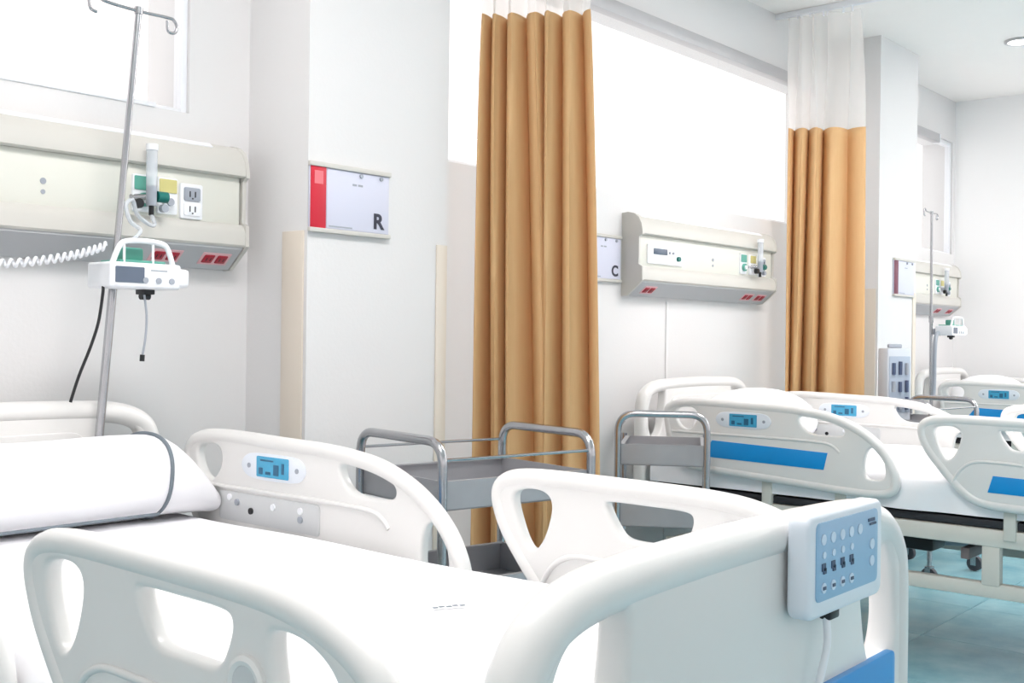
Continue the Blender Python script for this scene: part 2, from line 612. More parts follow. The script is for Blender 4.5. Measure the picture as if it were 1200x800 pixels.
FR_H = [[(1.398, .842), (1.37, .857), (1.325, .857), (1.302, .838), (1.308, .80), (1.322, .765), (1.342, .743), (1.362, .752), (1.382, .79)],
        [(1.178, .846), (1.165, .853), (1.09, .853), (1.01, .852), (.996, .842), (.998, .825), (1.012, .797), (1.03, .788), (1.08, .788), (1.13, .789), (1.152, .805)],
        [(.93, .835), (.92, .846), (.88, .844), (.842, .828), (.818, .80), (.808, .76), (.815, .735), (.86, .73), (.90, .735), (.92, .78)]]

TH = 0.014
def inset(pts, d):
    """move a closed (a, b) loop inwards by d"""
    P = [Vector(p) for p in pts]
    if sum(P[i - 1].x * P[i].y - P[i].x * P[i - 1].y for i in range(len(P))) < 0:
        P.reverse()
    out = []
    for i in range(len(P)):
        t = (P[(i + 1) % len(P)] - P[i - 1]).normalized()
        out.append(P[i] + Vector((-t.y, t.x)) * d)
    return out

def make_bed(cx, label):
    bed = empty('hospital_bed', (cx, 0, 0))
    tag(bed, label, 'bed')
    # --- side rails
    for s in (-1, 1):
        xr = 0.470 * s
        # head-end rail
        ol, hs = cr2(HEADRAIL), [cr2(h) for h in HR_H]
        r = plate('side_rail', ol, hs, TH, 0.008, 'X', xr, ABS, bed)
        tube('rim', [(xr, p.x, p.y) for p in inset(ol, .0135)], .0185, ABS, r, 14, True)
        for f in (-1, 1):
            xf = xr + f * TH
            plate('display_bezel', cr2([(2.262, .832), (2.24, .858), (2.20, .864), (2.07, .864), (2.03, .858), (2.012, .832), (2.03, .808), (2.07, .800), (2.20, .800), (2.24, .808)], 4), [], 0.003, 0.002, 'X', xf, BEZEL, r, 1)
            plate('display_screen', rect(2.075, 2.195, .808, .857, .004), [], 0.002, 0.0005, 'X', xf + f * 0.003, LCD, r, 0)
            # printed segments on the screen
            lst = []
            for (a0, a1, b0, b1) in ((2.17, 2.185, .815, .83), (2.14, 2.16, .815, .822), (2.11, 2.13, .815, .84), (2.09, 2.10, .82, .845), (2.13, 2.18, .846, .85)):
                lst.append(((xf + f * 0.0045, a0, b0), (xf + f * 0.0055, a1, b1)))
            boxes('screen_marks', [((min(l[0], h[0]), l[1], l[2]), (max(l[0], h[0]), h[1], h[2])) for l, h in lst], LCDTXT, r)
            disc('button', (xf + f * 0.003, 2.225, .832), (f, 0, 0), 0.006, 0.002, GREYP, r)
            disc('button', (xf + f * 0.003, 2.045, .832), (f, 0, 0), 0.006, 0.002, GREYP, r)
            tube('ridge', [(xf, a, b) for a, b in ((2.46, .772), (2.334, .771), (2.12, .772), (1.905, .772), (1.80, .768), (1.76, .755), (1.74, .735))], 0.0055, ABS, r, 8, smoothn=5)
        xf = xr + s * TH
        plate('stripe', [(2.325, .679), (2.272, .746), (1.785, .732), (1.80, .668)], [], 0.0025, 0.001, 'X', xf, BLUE, r, 1)
        # small push buttons inside, just above the mattress
        xi = xr - s * TH
        plate('button_strip', rect(1.965, 2.345, .690, .762, .012), [], 0.003, 0.002, 'X', xi, ABSDK, r, 1)
        for a, b, mt in ((2.30, .748, WHITEP), (2.27, .738, GREYP), (2.215, .722, BLACK), (2.13, .740, WHITEP), (2.03, .742, WHITEP), (2.03, .722, GREYP)):
            disc('button', (xi - s * .002, a, b), (-s, 0, 0), 0.008, 0.005, mt, r)
        # foot-end rail
        ol = cr2(FOOTRAIL)
        r = plate('side_rail', ol, [cr2(h) for h in FR_H], TH, 0.008, 'X', xr, ABS, bed)
        tube('rim', [(xr, p.x, p.y) for p in inset(ol, .0135)], .0185, ABS, r, 14, True)
        for f in (-1, 1):
            xf2 = xr + f * TH
            tube('ridge', [(xf2, a, b) for a, b in ((1.33, .665), (1.30, .715), (1.255, .742), (1.18, .745), (1.10, .742))], 0.0055, ABS, r, 8, smoothn=5)
            bm = bmesh.new()
            add_tube(bm, [(xf2, 0.963 + 0.026 * math.cos(q * PI / 12), .782 + 0.026 * math.sin(q * PI / 12)) for q in range(24)], 0.007, 8, True)
            bm_obj('knob_ring', bm, ABS, r)
            disc('knob', (xf2 - f * 0.004, 0.963, .782), (f, 0, 0), 0.021, 0.009, ABSDK, r, 24)
        plate('stripe', [(1.212, .643), (1.195, .70), (.84, .692), (.83, .636)], [], 0.0025, 0.001, 'X', xf, BLUE, r, 1)
        # rail brackets
        for y in (2.05, 1.75, 1.15, .95):
            box('rail_arm', (min(s * .40, s * .452), y - .02, .48), (max(s * .40, s * .452), y + .02, .64), STEELP, bed, 0.004)
    # --- end boards
    def board(name, y, top, low, holes_z, wd):
        h = wd
        ol = [(-h + .005, low), (-h - .0, low + .1), (-h, .80), (-h + .012, top - .075), (-h + .05, top - .032), (-h + .115, top - .008), (-h + .22, top), (0, top + .004),
              (h - .22, top), (h - .115, top - .008), (h - .05, top - .032), (h - .012, top - .075), (h, .80), (h, low + .1), (h - .005, low)]
        out = cr2(ol[:-1] + [ol[-1], (h - .06, low - .03), (0, low - .03), (-h + .06, low - .03)], 6)
        hl = [(-h + .050, top - .19), (-h + .054, top - .12), (-h + .073, top - .070), (-h + .118, top - .045), (-h + .165, top - .038), (-h + .180, top - .050), (-h + .174, top - .11), (-h + .155, top - .20), (-h + .12, top - .24), (-h + .078, top - .235)]
        hr = [(-a, b) for a, b in hl][::-1]
        b = plate(name, out, [cr2(hl), cr2(hr)], 0.022, 0.010, 'Y', y, ABS, bed)
        tube('rim', [(p.x, y, p.y) for p in inset(out, .020)], .0275, ABS, b, 16, True)
        return b
    hb = board('headboard', 2.64, .968, .50, 0, .466)
    plate('raised_panel', rect(-.25, .25, .56, .90, .05), [], 0.006, 0.004, 'Y', 2.617, ABS, hb)
    fb = board('footboard', .645, .925, .50, 0, .458)
    plate('stripe', rect(-.40, .385, .62, .708, .012), [], 0.006, 0.002, 'Y', .620, BLUE, fb, 1)
    # --- control panel hung on the footboard
    px, py = .083, .603
    cp = plate('control_panel', rect(px - .038, px + .185, .812, .940, .018, 6), [], 0.015, 0.007, 'Y', py, BEZEL, bed)
    plate('keypad', rect(px - .020, px + .165, .833, .929, .010, 5), [], 0.002, 0.0008, 'Y', py - .0145, KEYPAD, cp, 1)
    yk = py - .0155
    for c in range(5):
        disc('indicator', (px - .002 + c * .027, yk, .908), (0, -1, 0), .0068, .0022, KEYLT, cp)
    boxes('emblem', [((px + .132, yk - .0022, .914), (px + .152, yk, .918)), ((px + .137, yk - .0022, .909), (px + .157, yk, .912))], KEYDK, cp)
    for c in range(4):
        xk = px + .0 + c * .027
        disc('button', (xk, yk, .889), (0, -1, 0), .0045, .0022, KEYLT, cp)
        boxes('button_icon', [((xk - .006, yk - .0022, .870), (xk + .004, yk, .879)), ((xk - .002, yk - .0022, .866), (xk + .006, yk, .873))], KEYDK, cp)
        disc('button', (xk, yk, .849), (0, -1, 0), .0065, .0022, KEYLT, cp)
        boxes('button_icon', [((xk - .004, yk - .003, .847), (xk + .004, yk - .0022, .851))], KEYDK, cp)
    for zz in (.862, .884):
        disc('indicator', (px + .145, yk, zz), (0, -1, 0), .007, .0022, KEYLT, cp)
    box('cable_plug', (px + .04, py - .008, .800), (px + .068, py + .008, .814), BLACK, cp, 0.003)
    tube('cable', [(px + .045, py, .803), (px + .04, py - .004, .77), (px + .025, py, .72), (px + .01, py + .004, .66), (px, py + .006, .58)], .005, WHITEP, cp, 8, smoothn=5)
    # --- mattress, deck and under-frame
    box('mattress_deck', (-.43, .69, .515), (.43, 2.585, .543), DARK, bed, 0.004)
    box('mattress', (-.43, .695, .544), (.43, 2.58, .684), DARK, bed, 0.03, 3)
    for s in (-1, 1):
        box('side_beam', (min(s * .40, s * .44), .64, .452), (max(s * .40, s * .44), 2.60, .512), STEELP, bed, 0.006)
        box('base_beam', (min(s * .39, s * .43), .72, .275), (max(s * .39, s * .43), 2.52, .325), STEELP, bed, 0.006)
        for y in (1.215, 2.15):
            box('post', (min(s * .395, s * .435), y - .03, .318), (max(s * .395, s * .435), y + .03, .458), STEELP, bed, 0.005)
        for y in (.84, 2.42):
            c = cyl('castor', (s * .40, y, .276), (s * .40, y, .15), .018, STAINLESS, bed)
            boxes('fork', [((s * .40 - .030, y - .045, .06), (s * .40 - .024, y + .025, .16)), ((s * .40 + .024, y - .045, .06), (s * .40 + .030, y + .025, .16)), ((s * .40 - .03, y - .045, .145), (s * .40 + .03, y + .025, .16))], WHITEP, c)
            bm = bmesh.new()
            add_cyl(bm, (s * .40 - .020, y - .02, .066), (s * .40 + .020, y - .02, .066), .065, 24)
            bm_obj('wheel', bm, RUBBER, c)
            cyl('hub', (s * .40 - .0225, y - .02, .066), (s * .40 + .0225, y - .02, .066), .03, WHITEP, c, 16)
    for y in (.72, 2.48):
        box('cross_beam', (-.40, y, .28), (.40, y + .04, .32), STEELP, bed, 0.005)
        box('cross_beam', (-.41, y, .46), (.41, y + .04, .505), STEELP, bed, 0.005)
    # lifting gear
    cyl('actuator', (.05, 1.0, .42), (.05, 1.75, .36), .026, GREYP, bed)
    cyl('actuator', (-.12, 2.2, .42), (-.12, 1.65, .38), .024, BLACK, bed)
    box('motor_box', (-.18, 1.5, .36), (-.04, 1.64, .45), BLACK, bed, 0.012)
    box('motor_box', (-.395, 1.93, .44), (-.30, 2.08, .60 - .06), ABSDK, bed, 0.012)
    box('torsion_bar', (-.39, 1.30, .39), (.39, 1.33, .43), mat('brown_grey_steel', srgb(128, 116, 116), .45), bed, 0.004)
    box('torsion_bar', (-.39, 2.02, .39), (.39, 2.05, .43), mat('brown_grey_steel', srgb(128, 116, 116), .45), bed, 0.004)
    box('control_box', (-.42, 1.335, .455), (-.30, 1.48, .50), BLACK, bed, 0.006)
    return bed

BEDC = [1.202, 4.415, 7.60]
make_bed(BEDC[0], 'white plastic hospital bed with a blue keypad on its footboard and an infusion pole')
make_bed(BEDC[1], 'hospital bed with bright blue rail stripes between the two tan curtains')
make_bed(BEDC[2], 'hospital bed standing against the end wall beyond the second curtain')

# ------------------------------------------------------------------ sheets and pillows
def sheet(cx, label, seed):
    """a white sheet pulled over the mattress: crown and sides with soft wrinkles"""
    rnd = random.Random(seed)
    bm = bmesh.new()
    nx, ny = 46, 90
    y0, y1 = .684, 2.592
    # cross-section: left hem, up the side, over the top, down the other side
    prof = []
    hw, zt, zb, rr = .437, .699, .552, .045
    for i in range(6): prof.append((-hw, zb + (zt - rr - zb) * i / 6))
    for i in range(7):
        a = PI - (PI / 2) * i / 6
        prof.append((-hw + rr + rr * math.cos(a), zt - rr + rr * math.sin(a)))
    for i in range(1, 20): prof.append((-hw + rr + (2 * hw - 2 * rr) * i / 20, zt))
    for i in range(7):
        a = PI / 2 - (PI / 2) * i / 6
        prof.append((hw - rr + rr * math.cos(a), zt - rr + rr * math.sin(a)))
    for i in range(1, 7): prof.append((hw, zt - rr - (zt - rr - zb) * i / 6))
    waves = [(rnd.uniform(3, 9), rnd.uniform(3, 14), rnd.uniform(0, 6.3), rnd.uniform(.0004, .0011)) for _ in range(7)]
    rows = []
    for j in range(ny + 1):
        y = y0 + (y1 - y0) * j / ny
        e = min(1, (y - y0) / .05, (y1 - y) / .05)
        drop = .045 * (1 - math.sqrt(max(0, 1 - (1 - e) ** 2))) if e < 1 else 0
        row = []
        for (xx, zz) in prof:
            w = sum(a * math.sin(fx * xx * 3 + fy * y + ph) for fx, fy, ph, a in waves)
            side = abs(xx) > hw - .002
            gap = math.exp(-((y - 1.49) / .11) ** 2)
            bulge = (.012 * math.sin(y * 23 + zz * 30) * .4 + .018 * gap * min(1, (zt - zz) / .06)) if zz < zt - .03 else 0
            sx = 1 if xx > 0 else -1
            row.append(bm.verts.new((cx + xx + sx * (bulge if bulge > 0 else 0), y, zz + (w if zz > zt - .02 else w * .3) - (drop if zz > zt - .05 else 0))))
        rows.append(row)
    for j in range(ny):
        for i in range(len(prof) - 1):
            bm.faces.new((rows[j][i], rows[j][i + 1], rows[j + 1][i + 1], rows[j + 1][i]))
    o = bm_obj('bed_sheet', bm, SHEET, None, 70)
    # end aprons
    tag(o, label, 'bed sheet')
    return o
s1 = sheet(BEDC[0], 'smooth white sheet on the bed with the pillow roll and small grey woven mark', 1)
boxes('woven_mark', [((-.030 + .012 * i, -.004 + .003 * (i % 2), 0), (-.021 + .012 * i, .004 + .003 * (i % 2), .0006)) for i in range(5)], PIPING, s1)
mk = s1.children[0]
mk.location = (1.355, 1.274, .7008)
mk.rotation_euler = (0, 0, math.radians(-25))
sheet(BEDC[1], 'rumpled white sheet bulging between the blue-striped rails of the middle bed', 5)
sheet(BEDC[2], 'white sheet on the bed against the end wall', 9)

def pillow(name, stations, cy, cz, material, nseg=28, p=2.4):
    """loft along X: (x, half depth, half height, dy, dz)"""
    bm = bmesh.new()
    rings = []
    for (x, hy, hz, dy, dz) in stations:
        ring = []
        for k in range(nseg):
            a = 2 * PI * k / nseg
            c, s = math.cos(a), math.sin(a)
            yy = hy * math.copysign(abs(c) ** (2 / p), c)
            zz = hz * math.copysign(abs(s) ** (2 / p), s)
            ring.append(bm.verts.new((x, cy + dy + yy, cz + dz + zz)))
        rings.append(ring)
    for i in range(len(rings) - 1):
        for k in range(nseg):
            bm.faces.new((rings[i][k], rings[i][(k + 1) % nseg], rings[i + 1][(k + 1) % nseg], rings[i + 1][k]))
    bm.faces.new(rings[0][::-1])
    bm.faces.new(rings[-1])
    return bm_obj(name, bm, material, None, 80), rings

st = []
xa, xm, xb = .790, 1.50, 1.648
for i in range(7):
    t = i / 6
    st.append((xa + .13 * t, .085 + .04 * math.sin(t * PI / 2), .055 + .05 * math.sin(t * PI / 2), .01 * (1 - t), -.048 * (1 - math.sin(t * PI / 2))))
for i in range(1, 9):
    t = i / 8
    st.append((.92 + (xm - .92) * t, .127 - .004 * math.sin(t * 7), .100 - .002 * t + .002 * math.sin(t * 9), 0, .0))
for i in range(1, 7):
    t = i / 6
    e = 1 - t ** 1.6
    st.append((xm + (xb - xm) * t, .095 + .030 * e, .034 + .066 * e, -.012 * t, -.070 + .070 * e + .004))
pil, _ = pillow('pillow', st, 2.435, .802, SHEET)
tag(pil, 'thick rolled white pillow with dark grey piping near its end', 'pillow')
pp = []
for q in range(48):
    a = 2 * PI * q / 48
    c, s = math.cos(a), math.sin(a)
    hy, hz = .127, .100
    bulg = .045 * c if c < 0 else .0
    pp.append((1.497 + .012 * s, 2.435 + hy * math.copysign(abs(c) ** (2 / 2.4), c), .803 + hz * math.copysign(abs(s) ** (2 / 2.4), s)))
tube('piping', pp, .0048, PIPING, pil, 8, True)
pp = [(xx, 2.435 - .115, .724) for xx in (.93, 1.1, 1.3, 1.47)]
tube('piping', pp, .004, PIPING, pil, 8)

def soft_pillow(cx, label):
    st = []
    for i in range(17):
        t = i / 16
        e = max(0.0, 1 - abs(2 * t - 1) ** 2.6)
        st.append((cx - .36 + .72 * t, .10 + .11 * e, .012 + .105 * e, 0, -.09 + .09 * e))
    o, _ = pillow('pillow', st, 2.34, .822, SHEET, 24, 2.1)
    tag(o, label, 'pillow')
soft_pillow(4.43, 'plump white pillow on the middle bed with blue-striped rails')
soft_pillow(7.60, 'white pillow on the bed against the end wall')

# ------------------------------------------------------------------ bed-head service units
UT, UB = 1.69, 1.335
def unit(x0, x1, label, plates):
    t = empty('bed_head_unit', ((x0 + x1) / 2, WY, UB))
    tag(t, label, 'wall unit')
    inv = Matrix.Translation(t.location).inverted()
    def ch(o, par=None):
        o.parent = par or t
        o.matrix_parent_inverse = inv if not par else Matrix()
        return o
    Y = lambda d: WY - d
    hood = [(Y(0), 1.60), (Y(0), 1.694), (Y(.03), 1.697), (Y(.062), 1.690), (Y(.086), 1.672), (Y(.101), 1.645), (Y(.107), 1.612), (Y(.107), 1.604), (Y(.100), 1.600)]
    ch(extrude_x('hood', hood, x0 + .004, x1 - .004, UNITG))
    ch(extrude_x('lamp_diffuser', [(Y(.03), 1.698), (Y(.062), 1.692), (Y(.080), 1.680), (Y(.078), 1.676), (Y(.06), 1.687), (Y(.03), 1.694)], x0 + .03, x1 - .10, DIFF))
    ch(box('face_panel', (x0 + .008, Y(.086), 1.462), (x1 - .012, Y(0), 1.600), UNITC, None, 0.003))
    lip = [(Y(0), 1.398), (Y(0), 1.464), (Y(.088), 1.464), (Y(.100), 1.455), (Y(.107), 1.438), (Y(.107), 1.404), (Y(.102), 1.398)]
    ch(extrude_x('lower_rail', lip, x0 + .004, x1 - .004, UNITG))
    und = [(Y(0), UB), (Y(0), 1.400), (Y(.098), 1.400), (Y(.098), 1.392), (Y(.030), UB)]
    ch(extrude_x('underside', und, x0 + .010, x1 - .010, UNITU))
    cap = [(Y(0), UB - .002), (Y(0), 1.696), (Y(.03), 1.699), (Y(.063), 1.692), (Y(.088), 1.674), (Y(.103), 1.646), (Y(.109), 1.612), (Y(.109), 1.600), (Y(.092), 1.590), (Y(.090), 1.470), (Y(.108), 1.460), (Y(.110), 1.400), (Y(.100), 1.390), (Y(.03), UB - .002)]
    ch(extrude_x('end_cap', cap, x0 - .006, x0 + .006, UNITG))
    ch(extrude_x('end_cap', cap, x1 - .006, x1 + .006, UNITG))
    d = Vector((0, -.068, .057)).normalized()
    nrm = Vector((0, -.057, -.068)).normalized()
    for kind, x, z, w, h in plates:
        yf = Y(.086)
        if kind == 'red':
            c0 = Vector((x, Y(.062), 1.3635))
            bm = bmesh.new()
            add_box(bm, (-.048, -.024, -.003), (.048, .024, .003), .0015)
            R = Matrix((Vector((1, 0, 0)), d, nrm)).transposed()
            o = bm_obj('socket_plate', bm, PINK, None)
            o.data.transform(Matrix.Translation(c0) @ R.to_4x4())
            ch(o)
            for sx in (-.022, .022):
                bm = bmesh.new()
                add_box(bm, (-.017, -.016, 0), (.017, .016, .006), .003)
                for hx in (-.006, .006):
                    pass
                s = bm_obj('socket', bm, REDS, None)
                s.data.transform(Matrix.Translation(c0 + Vector((sx, 0, 0))) @ R.to_4x4())
                ch(s, o)
                bm = bmesh.new()
                add_box(bm, (-.008, -.006, .006), (-.005, .006, .0065))
                add_box(bm, (.005, -.006, .006), (.008, .006, .0065))
                hl = bm_obj('socket_slot', bm, BLACK, None)
                hl.data.transform(Matrix.Translation(c0 + Vector((sx, 0, 0))) @ R.to_4x4())
                ch(hl, o)
            continue
        mt = {'green': GREEN, 'yellow': YELLOW, 'white': WHITEP, 'call': WHITEP}[kind]
        o = ch(plate(('gas_outlet' if kind in ('green', 'yellow') else 'socket_plate'), rect(x - w / 2, x + w / 2, z - h / 2, z + h / 2, .006), [], .006, .003, 'Y', yf - .003, WHITEP, None, 1))
        if kind in ('green', 'yellow'):
            ch(plate('colour_label', rect(x - w / 2 + .004, x + w / 2 - .004, z + h * .08, z + h / 2 - .005, .003), [], .002, .0005, 'Y', yf - .010, mt, None, 0), o)
            ch(disc('outlet_ring', (x, yf - .008, z - h * .18), (0, -1, 0), w * .30, .012, WHITEP if kind == 'yellow' else GREEN, None, 20), o)
            ch(disc('outlet_valve', (x, yf - .018, z - h * .18), (0, -1, 0), w * .17, .008, GREYP if kind == 'yellow' else WHITEP, None, 16), o)
        elif kind == 'white':
            for zz in (z + h * .2, z - h * .22):
                q = ch(plate('socket', rect(x - w * .36, x + w * .36, zz - h * .19, zz + h * .19, .006), [], .003, .001, 'Y', yf - .010, GREYP if zz > z else WHITEP, None, 1), o)
                ch(boxes('socket_slot', [((x - .010, yf - .0145, zz - .008), (x - .007, yf - .0125, zz + .008)), ((x + .007, yf - .0145, zz - .008), (x + .010, yf - .0125, zz + .008)), ((x - .002, yf - .0145, zz - .014), (x + .002, yf - .0125, zz - .010))], BLACK, None), o)
        else:
            ch(box('call_display', (x - w * .35, yf - .014, z), (x + w * .02, yf - .008, z + .026), SCREEN, None, .002), o)
            ch(disc('call_button', (x + w * .34, yf - .008, z - .012), (0, -1, 0), .011, .012, TEAL, None), o)
            for q in (.1, .2):
                ch(disc('call_button', (x + w * q, yf - .008, z + .012), (0, -1, 0), .006, .006, GREYP, None), o)
    for zz in (1.505, 1.55):
        pass
    ch(disc('screw', (x0 + .63, Y(.085), 1.525), (0, -1, 0), .008, .003, GREYP, None))
    ch(disc('screw', (x0 + .63, Y(.085), 1.498), (0, -1, 0), .006, .003, GREYP, None))
    return t
unit(.75, 1.985, 'cream bed-head service unit with green and yellow gas outlets behind the pump',
     [('green', 1.655, 1.523, .062, .10), ('yellow', 1.730, 1.523, .062, .10), ('white', 1.806, 1.515, .072, .098), ('red', 1.745, 0, 0, 0), ('red', 1.905, 0, 0, 0)])
unit(4.05, 5.285, 'cream bed-head service unit under the widest window, with a call display',
     [('call', 4.255, 1.520, .29, .085), ('green', 4.965, 1.523, .062, .10), ('yellow', 5.06, 1.523, .062, .10), ('white', 5.16, 1.518, .072, .098), ('red', 4.165, 0, 0, 0), ('red', 5.19, 0, 0, 0), ('red', 5.06, 0, 0, 0)])
unit(6.86, 8.09, 'bed-head service unit next to the end wall',
     [('green', 7.66, 1.523, .062, .10), ('yellow', 7.75, 1.523, .062, .10), ('white', 7.88, 1.515, .072, .098), ('red', 7.75, 0, 0, 0), ('red', 7.98, 0, 0, 0)])

# ------------------------------------------------------------------ flow meters plugged into the outlets
def flowmeter(x, z, label, coil_to=None):
    t = empty('oxygen_flowmeter', (x, WY - .10, z))
    tag(t, label, 'flowmeter')
    cyl('stem', (-.03, .018, -.005), (.005, -.03, -.005), .008, STAINLESS, t)
    cyl('body', (0, -.035, -.030), (0, -.035, .022), .014, GREYP, t)
    cyl('float_tube', (0, -.035, .022), (0, -.035, .118), .0145, CLEAR, t, 18)
    cyl('top_cap', (0, -.035, .118), (0, -.035, .134), .016, WHITEP, t)
    cyl('control_knob', (.016, -.035, -.004), (.046, -.035, -.004), .015, TEAL, t, 18)
    cyl('outlet_nozzle', (0, -.035, -.055), (0, -.035, -.030), .007, BLACK, t)
    cyl('gauge', (-.042, -.03, -.028), (-.042, -.048, -.028), .013, BLACK, t, 18)
    cyl('gauge', (.036, -.03, -.034), (.036, -.045, -.034), .011, GREYP, t, 18)
    return t
flowmeter(1.655, 1.516, 'flowmeter with clear upright tube and teal knob on the unit behind the pump')
flowmeter(5.06, 1.516, 'flowmeter with teal knob on the unit under the widest window')
flowmeter(7.72, 1.516, 'flowmeter on the service unit next to the end wall')
tube_o = tube('oxygen_tube', [(1.655, 2.665, 1.462), (1.650, 2.64, 1.435), (1.62, 2.615, 1.43), (1.575, 2.60, 1.45), (1.555, 2.59, 1.485), (1.53, 2.58, 1.47), (1.54, 2.575, 1.43), (1.565, 2.57, 1.41), (1.55, 2.565, 1.39), (1.525, 2.56, 1.375)], .0055, CLEAR, None, 8, smoothn=6)
tag(tube_o, 'clear looping plastic tube hanging from the flowmeter behind the pump', 'tube')

# ------------------------------------------------------------------ drip stands and infusion pumps
def iv_pole(base, top, label, hooks=True):
    b, tp = Vector(base), Vector(top)
    t = empty('iv_pole', base)
    tag(t, label, 'drip stand')
    d = tp - b
    cyl('lower_tube', (0, 0, 0), d * .52, .0108, STAINLESS, t)
    cyl('upper_tube', d * .52, d, .0085, STAINLESS, t)
    cyl('collar', d * .505, d * .535, .0145, STAINLESS, t)
    if hooks:
        c = d
        pts = [(c.x - .115, c.y, c.z - .028), (c.x - .132, c.y, c.z - .022), (c.x - .134, c.y, c.z + .008), (c.x - .112, c.y, c.z + .018), (c.x - .095, c.y, c.z + .004), (c.x, c.y, c.z), (c.x + .085, c.y, c.z + .002), (c.x + .103, c.y, c.z - .002), (c.x + .112, c.y, c.z - .018), (c.x + .104, c.y, c.z - .034), (c.x + .086, c.y, c.z - .032), (c.x + .083, c.y, c.z - .006)]
        tube('hook_bar', pts, .0042, STAINLESS, t, 8, smoothn=5)
        cyl('top_cap', c - Vector((0, 0, .008)), c + Vector((0, 0, .01)), .011, STAINLESS, t)
    # clamp holding the pole to the bed head
    box('socket', (-.02, -.02, -.035), (.02, .02, .005), STEELP, t, .004)
    return t
iv_pole((1.437, 2.582, .56), (1.560, 2.582, 1.968), 'leaning steel drip pole with two hooks behind the rolled pillow')
iv_pole((7.20, 2.575, .56), (7.17, 2.575, 1.97), 'upright steel drip pole in front of the end-wall service unit', True)

def pump(x0, y, z0, label, w=.232):
    t = empty('infusion_pump', (x0 + w / 2, y, z0))
    tag(t, label, 'infusion pump')
    h = w / 2
    plate('body', rect(-h, h, 0, .062, .009, 5), [], .055, .008, 'Y', .0, WHITEP, t)
    box('side_door', (h - .012, -.058, .006), (h + .022, .045, .052), WHITEP, t, .01, 3)
    box('top_deck', (-h + .03, -.045, .062), (h - .04, .045, .068), GREEN, t, .002)
    tube('handle', [(-h + .012, -.04, .058), (-h + .026, -.042, .094), (-h + .040, -.043, .110), (-h + .075, -.043, .115), (h - .08, -.043, .115), (h - .045, -.043, .110), (h - .030, -.042, .094), (h - .016, -.04, .058)], .0068, WHITEP, t, 10, smoothn=6)
    for q in (-.055, .022):
        cyl('handle_stay', (q, -.043, .06), (q, -.043, .113), .0032, WHITEP, t, 8)
    box('drip_chamber', (-.045, -.02, .068), (.012, .02, .100), GREEN, t, .006)
    plate('screen', rect(-h + .012, -h + .088, .013, .051, .003), [], .0015, .0006, 'Y', -.0555, SCREEN, t, 0)
    for i in range(3):
        disc('button', (-.005 + .036 * i, -.054, .020), (0, -1, 0), .0075, .004, GREYP, t)
    boxes('printed_line', [((.01, -.0558, .043), (.055, -.0552, .046))], GREYP, t)
    box('clamp', (-.04, .05, .005), (.03, .10, .045), GREYP, t, .005)
    cyl('clamp_screw', (.022, .01, -.016), (.046, .01, -.016), .009, BLACK, t)
    box('clamp_bracket', (.02, -.01, -.012), (.05, .03, .003), BLACK, t, .002)
    return t
pump(1.398, 2.475, 1.254, 'white infusion pump with grey screen clamped to the leaning drip pole', .192)
pump(7.13, 2.475, 1.19, 'white infusion pump clamped to the drip pole by the end wall', .25)
tag(tube('power_cord', [(1.402, 2.46, 1.256), (1.398, 2.455, 1.235), (1.385, 2.45, 1.17), (1.365, 2.45, 1.11), (1.338, 2.45, 1.045), (1.318, 2.45, .985)], .0038, BLACK, None, 8, smoothn=6),
    'black cord dangling from the pump on the leaning drip pole', 'cord')
t = empty('drip_line', (1.502, 2.45, 1.09))
tag(t, 'thin grey line with a black tip hanging under the pump', 'cord')
tube('line', [(.006, .005, .15), (.010, 0, .10), (.008, 0, .05), (0, 0, .0)], .0028, GREYP, t, 8, smoothn=5)
cyl('tip', (0, 0, .004), (-.001, 0, -.012), .006, BLACK, t)
# coiled air hose running out of the pump handle to the left
pts = []
p0, p1, p2 = Vector((1.392, 2.43, 1.352)), Vector((1.20, 2.46, 1.262)), Vector((.72, 2.52, 1.30))
N = 34
for i in range(N * 10):
    s = i / (N * 10)
    c = (1 - s) ** 2 * p0 + 2 * s * (1 - s) * p1 + s * s * p2
    a = 2 * PI * i / 10
    pts.append(c + Vector((.004 * math.cos(a), .0085 * math.cos(a), .0085 * math.sin(a))))
tag(tube('coiled_hose', pts, .0034, WHITEP, None, 6), 'white coiled hose stretching from the pump across the service unit', 'hose')
tag(tube('breathing_hose', [(7.19, 2.52, 1.20), (7.12, 2.51, 1.205), (7.055, 2.50, 1.16), (7.04, 2.50, 1.05), (7.04, 2.50, .93), (7.03, 2.50, .80)], .013, GREYP, None, 10, smoothn=6),
    'grey bent hose hanging beside the drip pole by the end wall', 'hose')

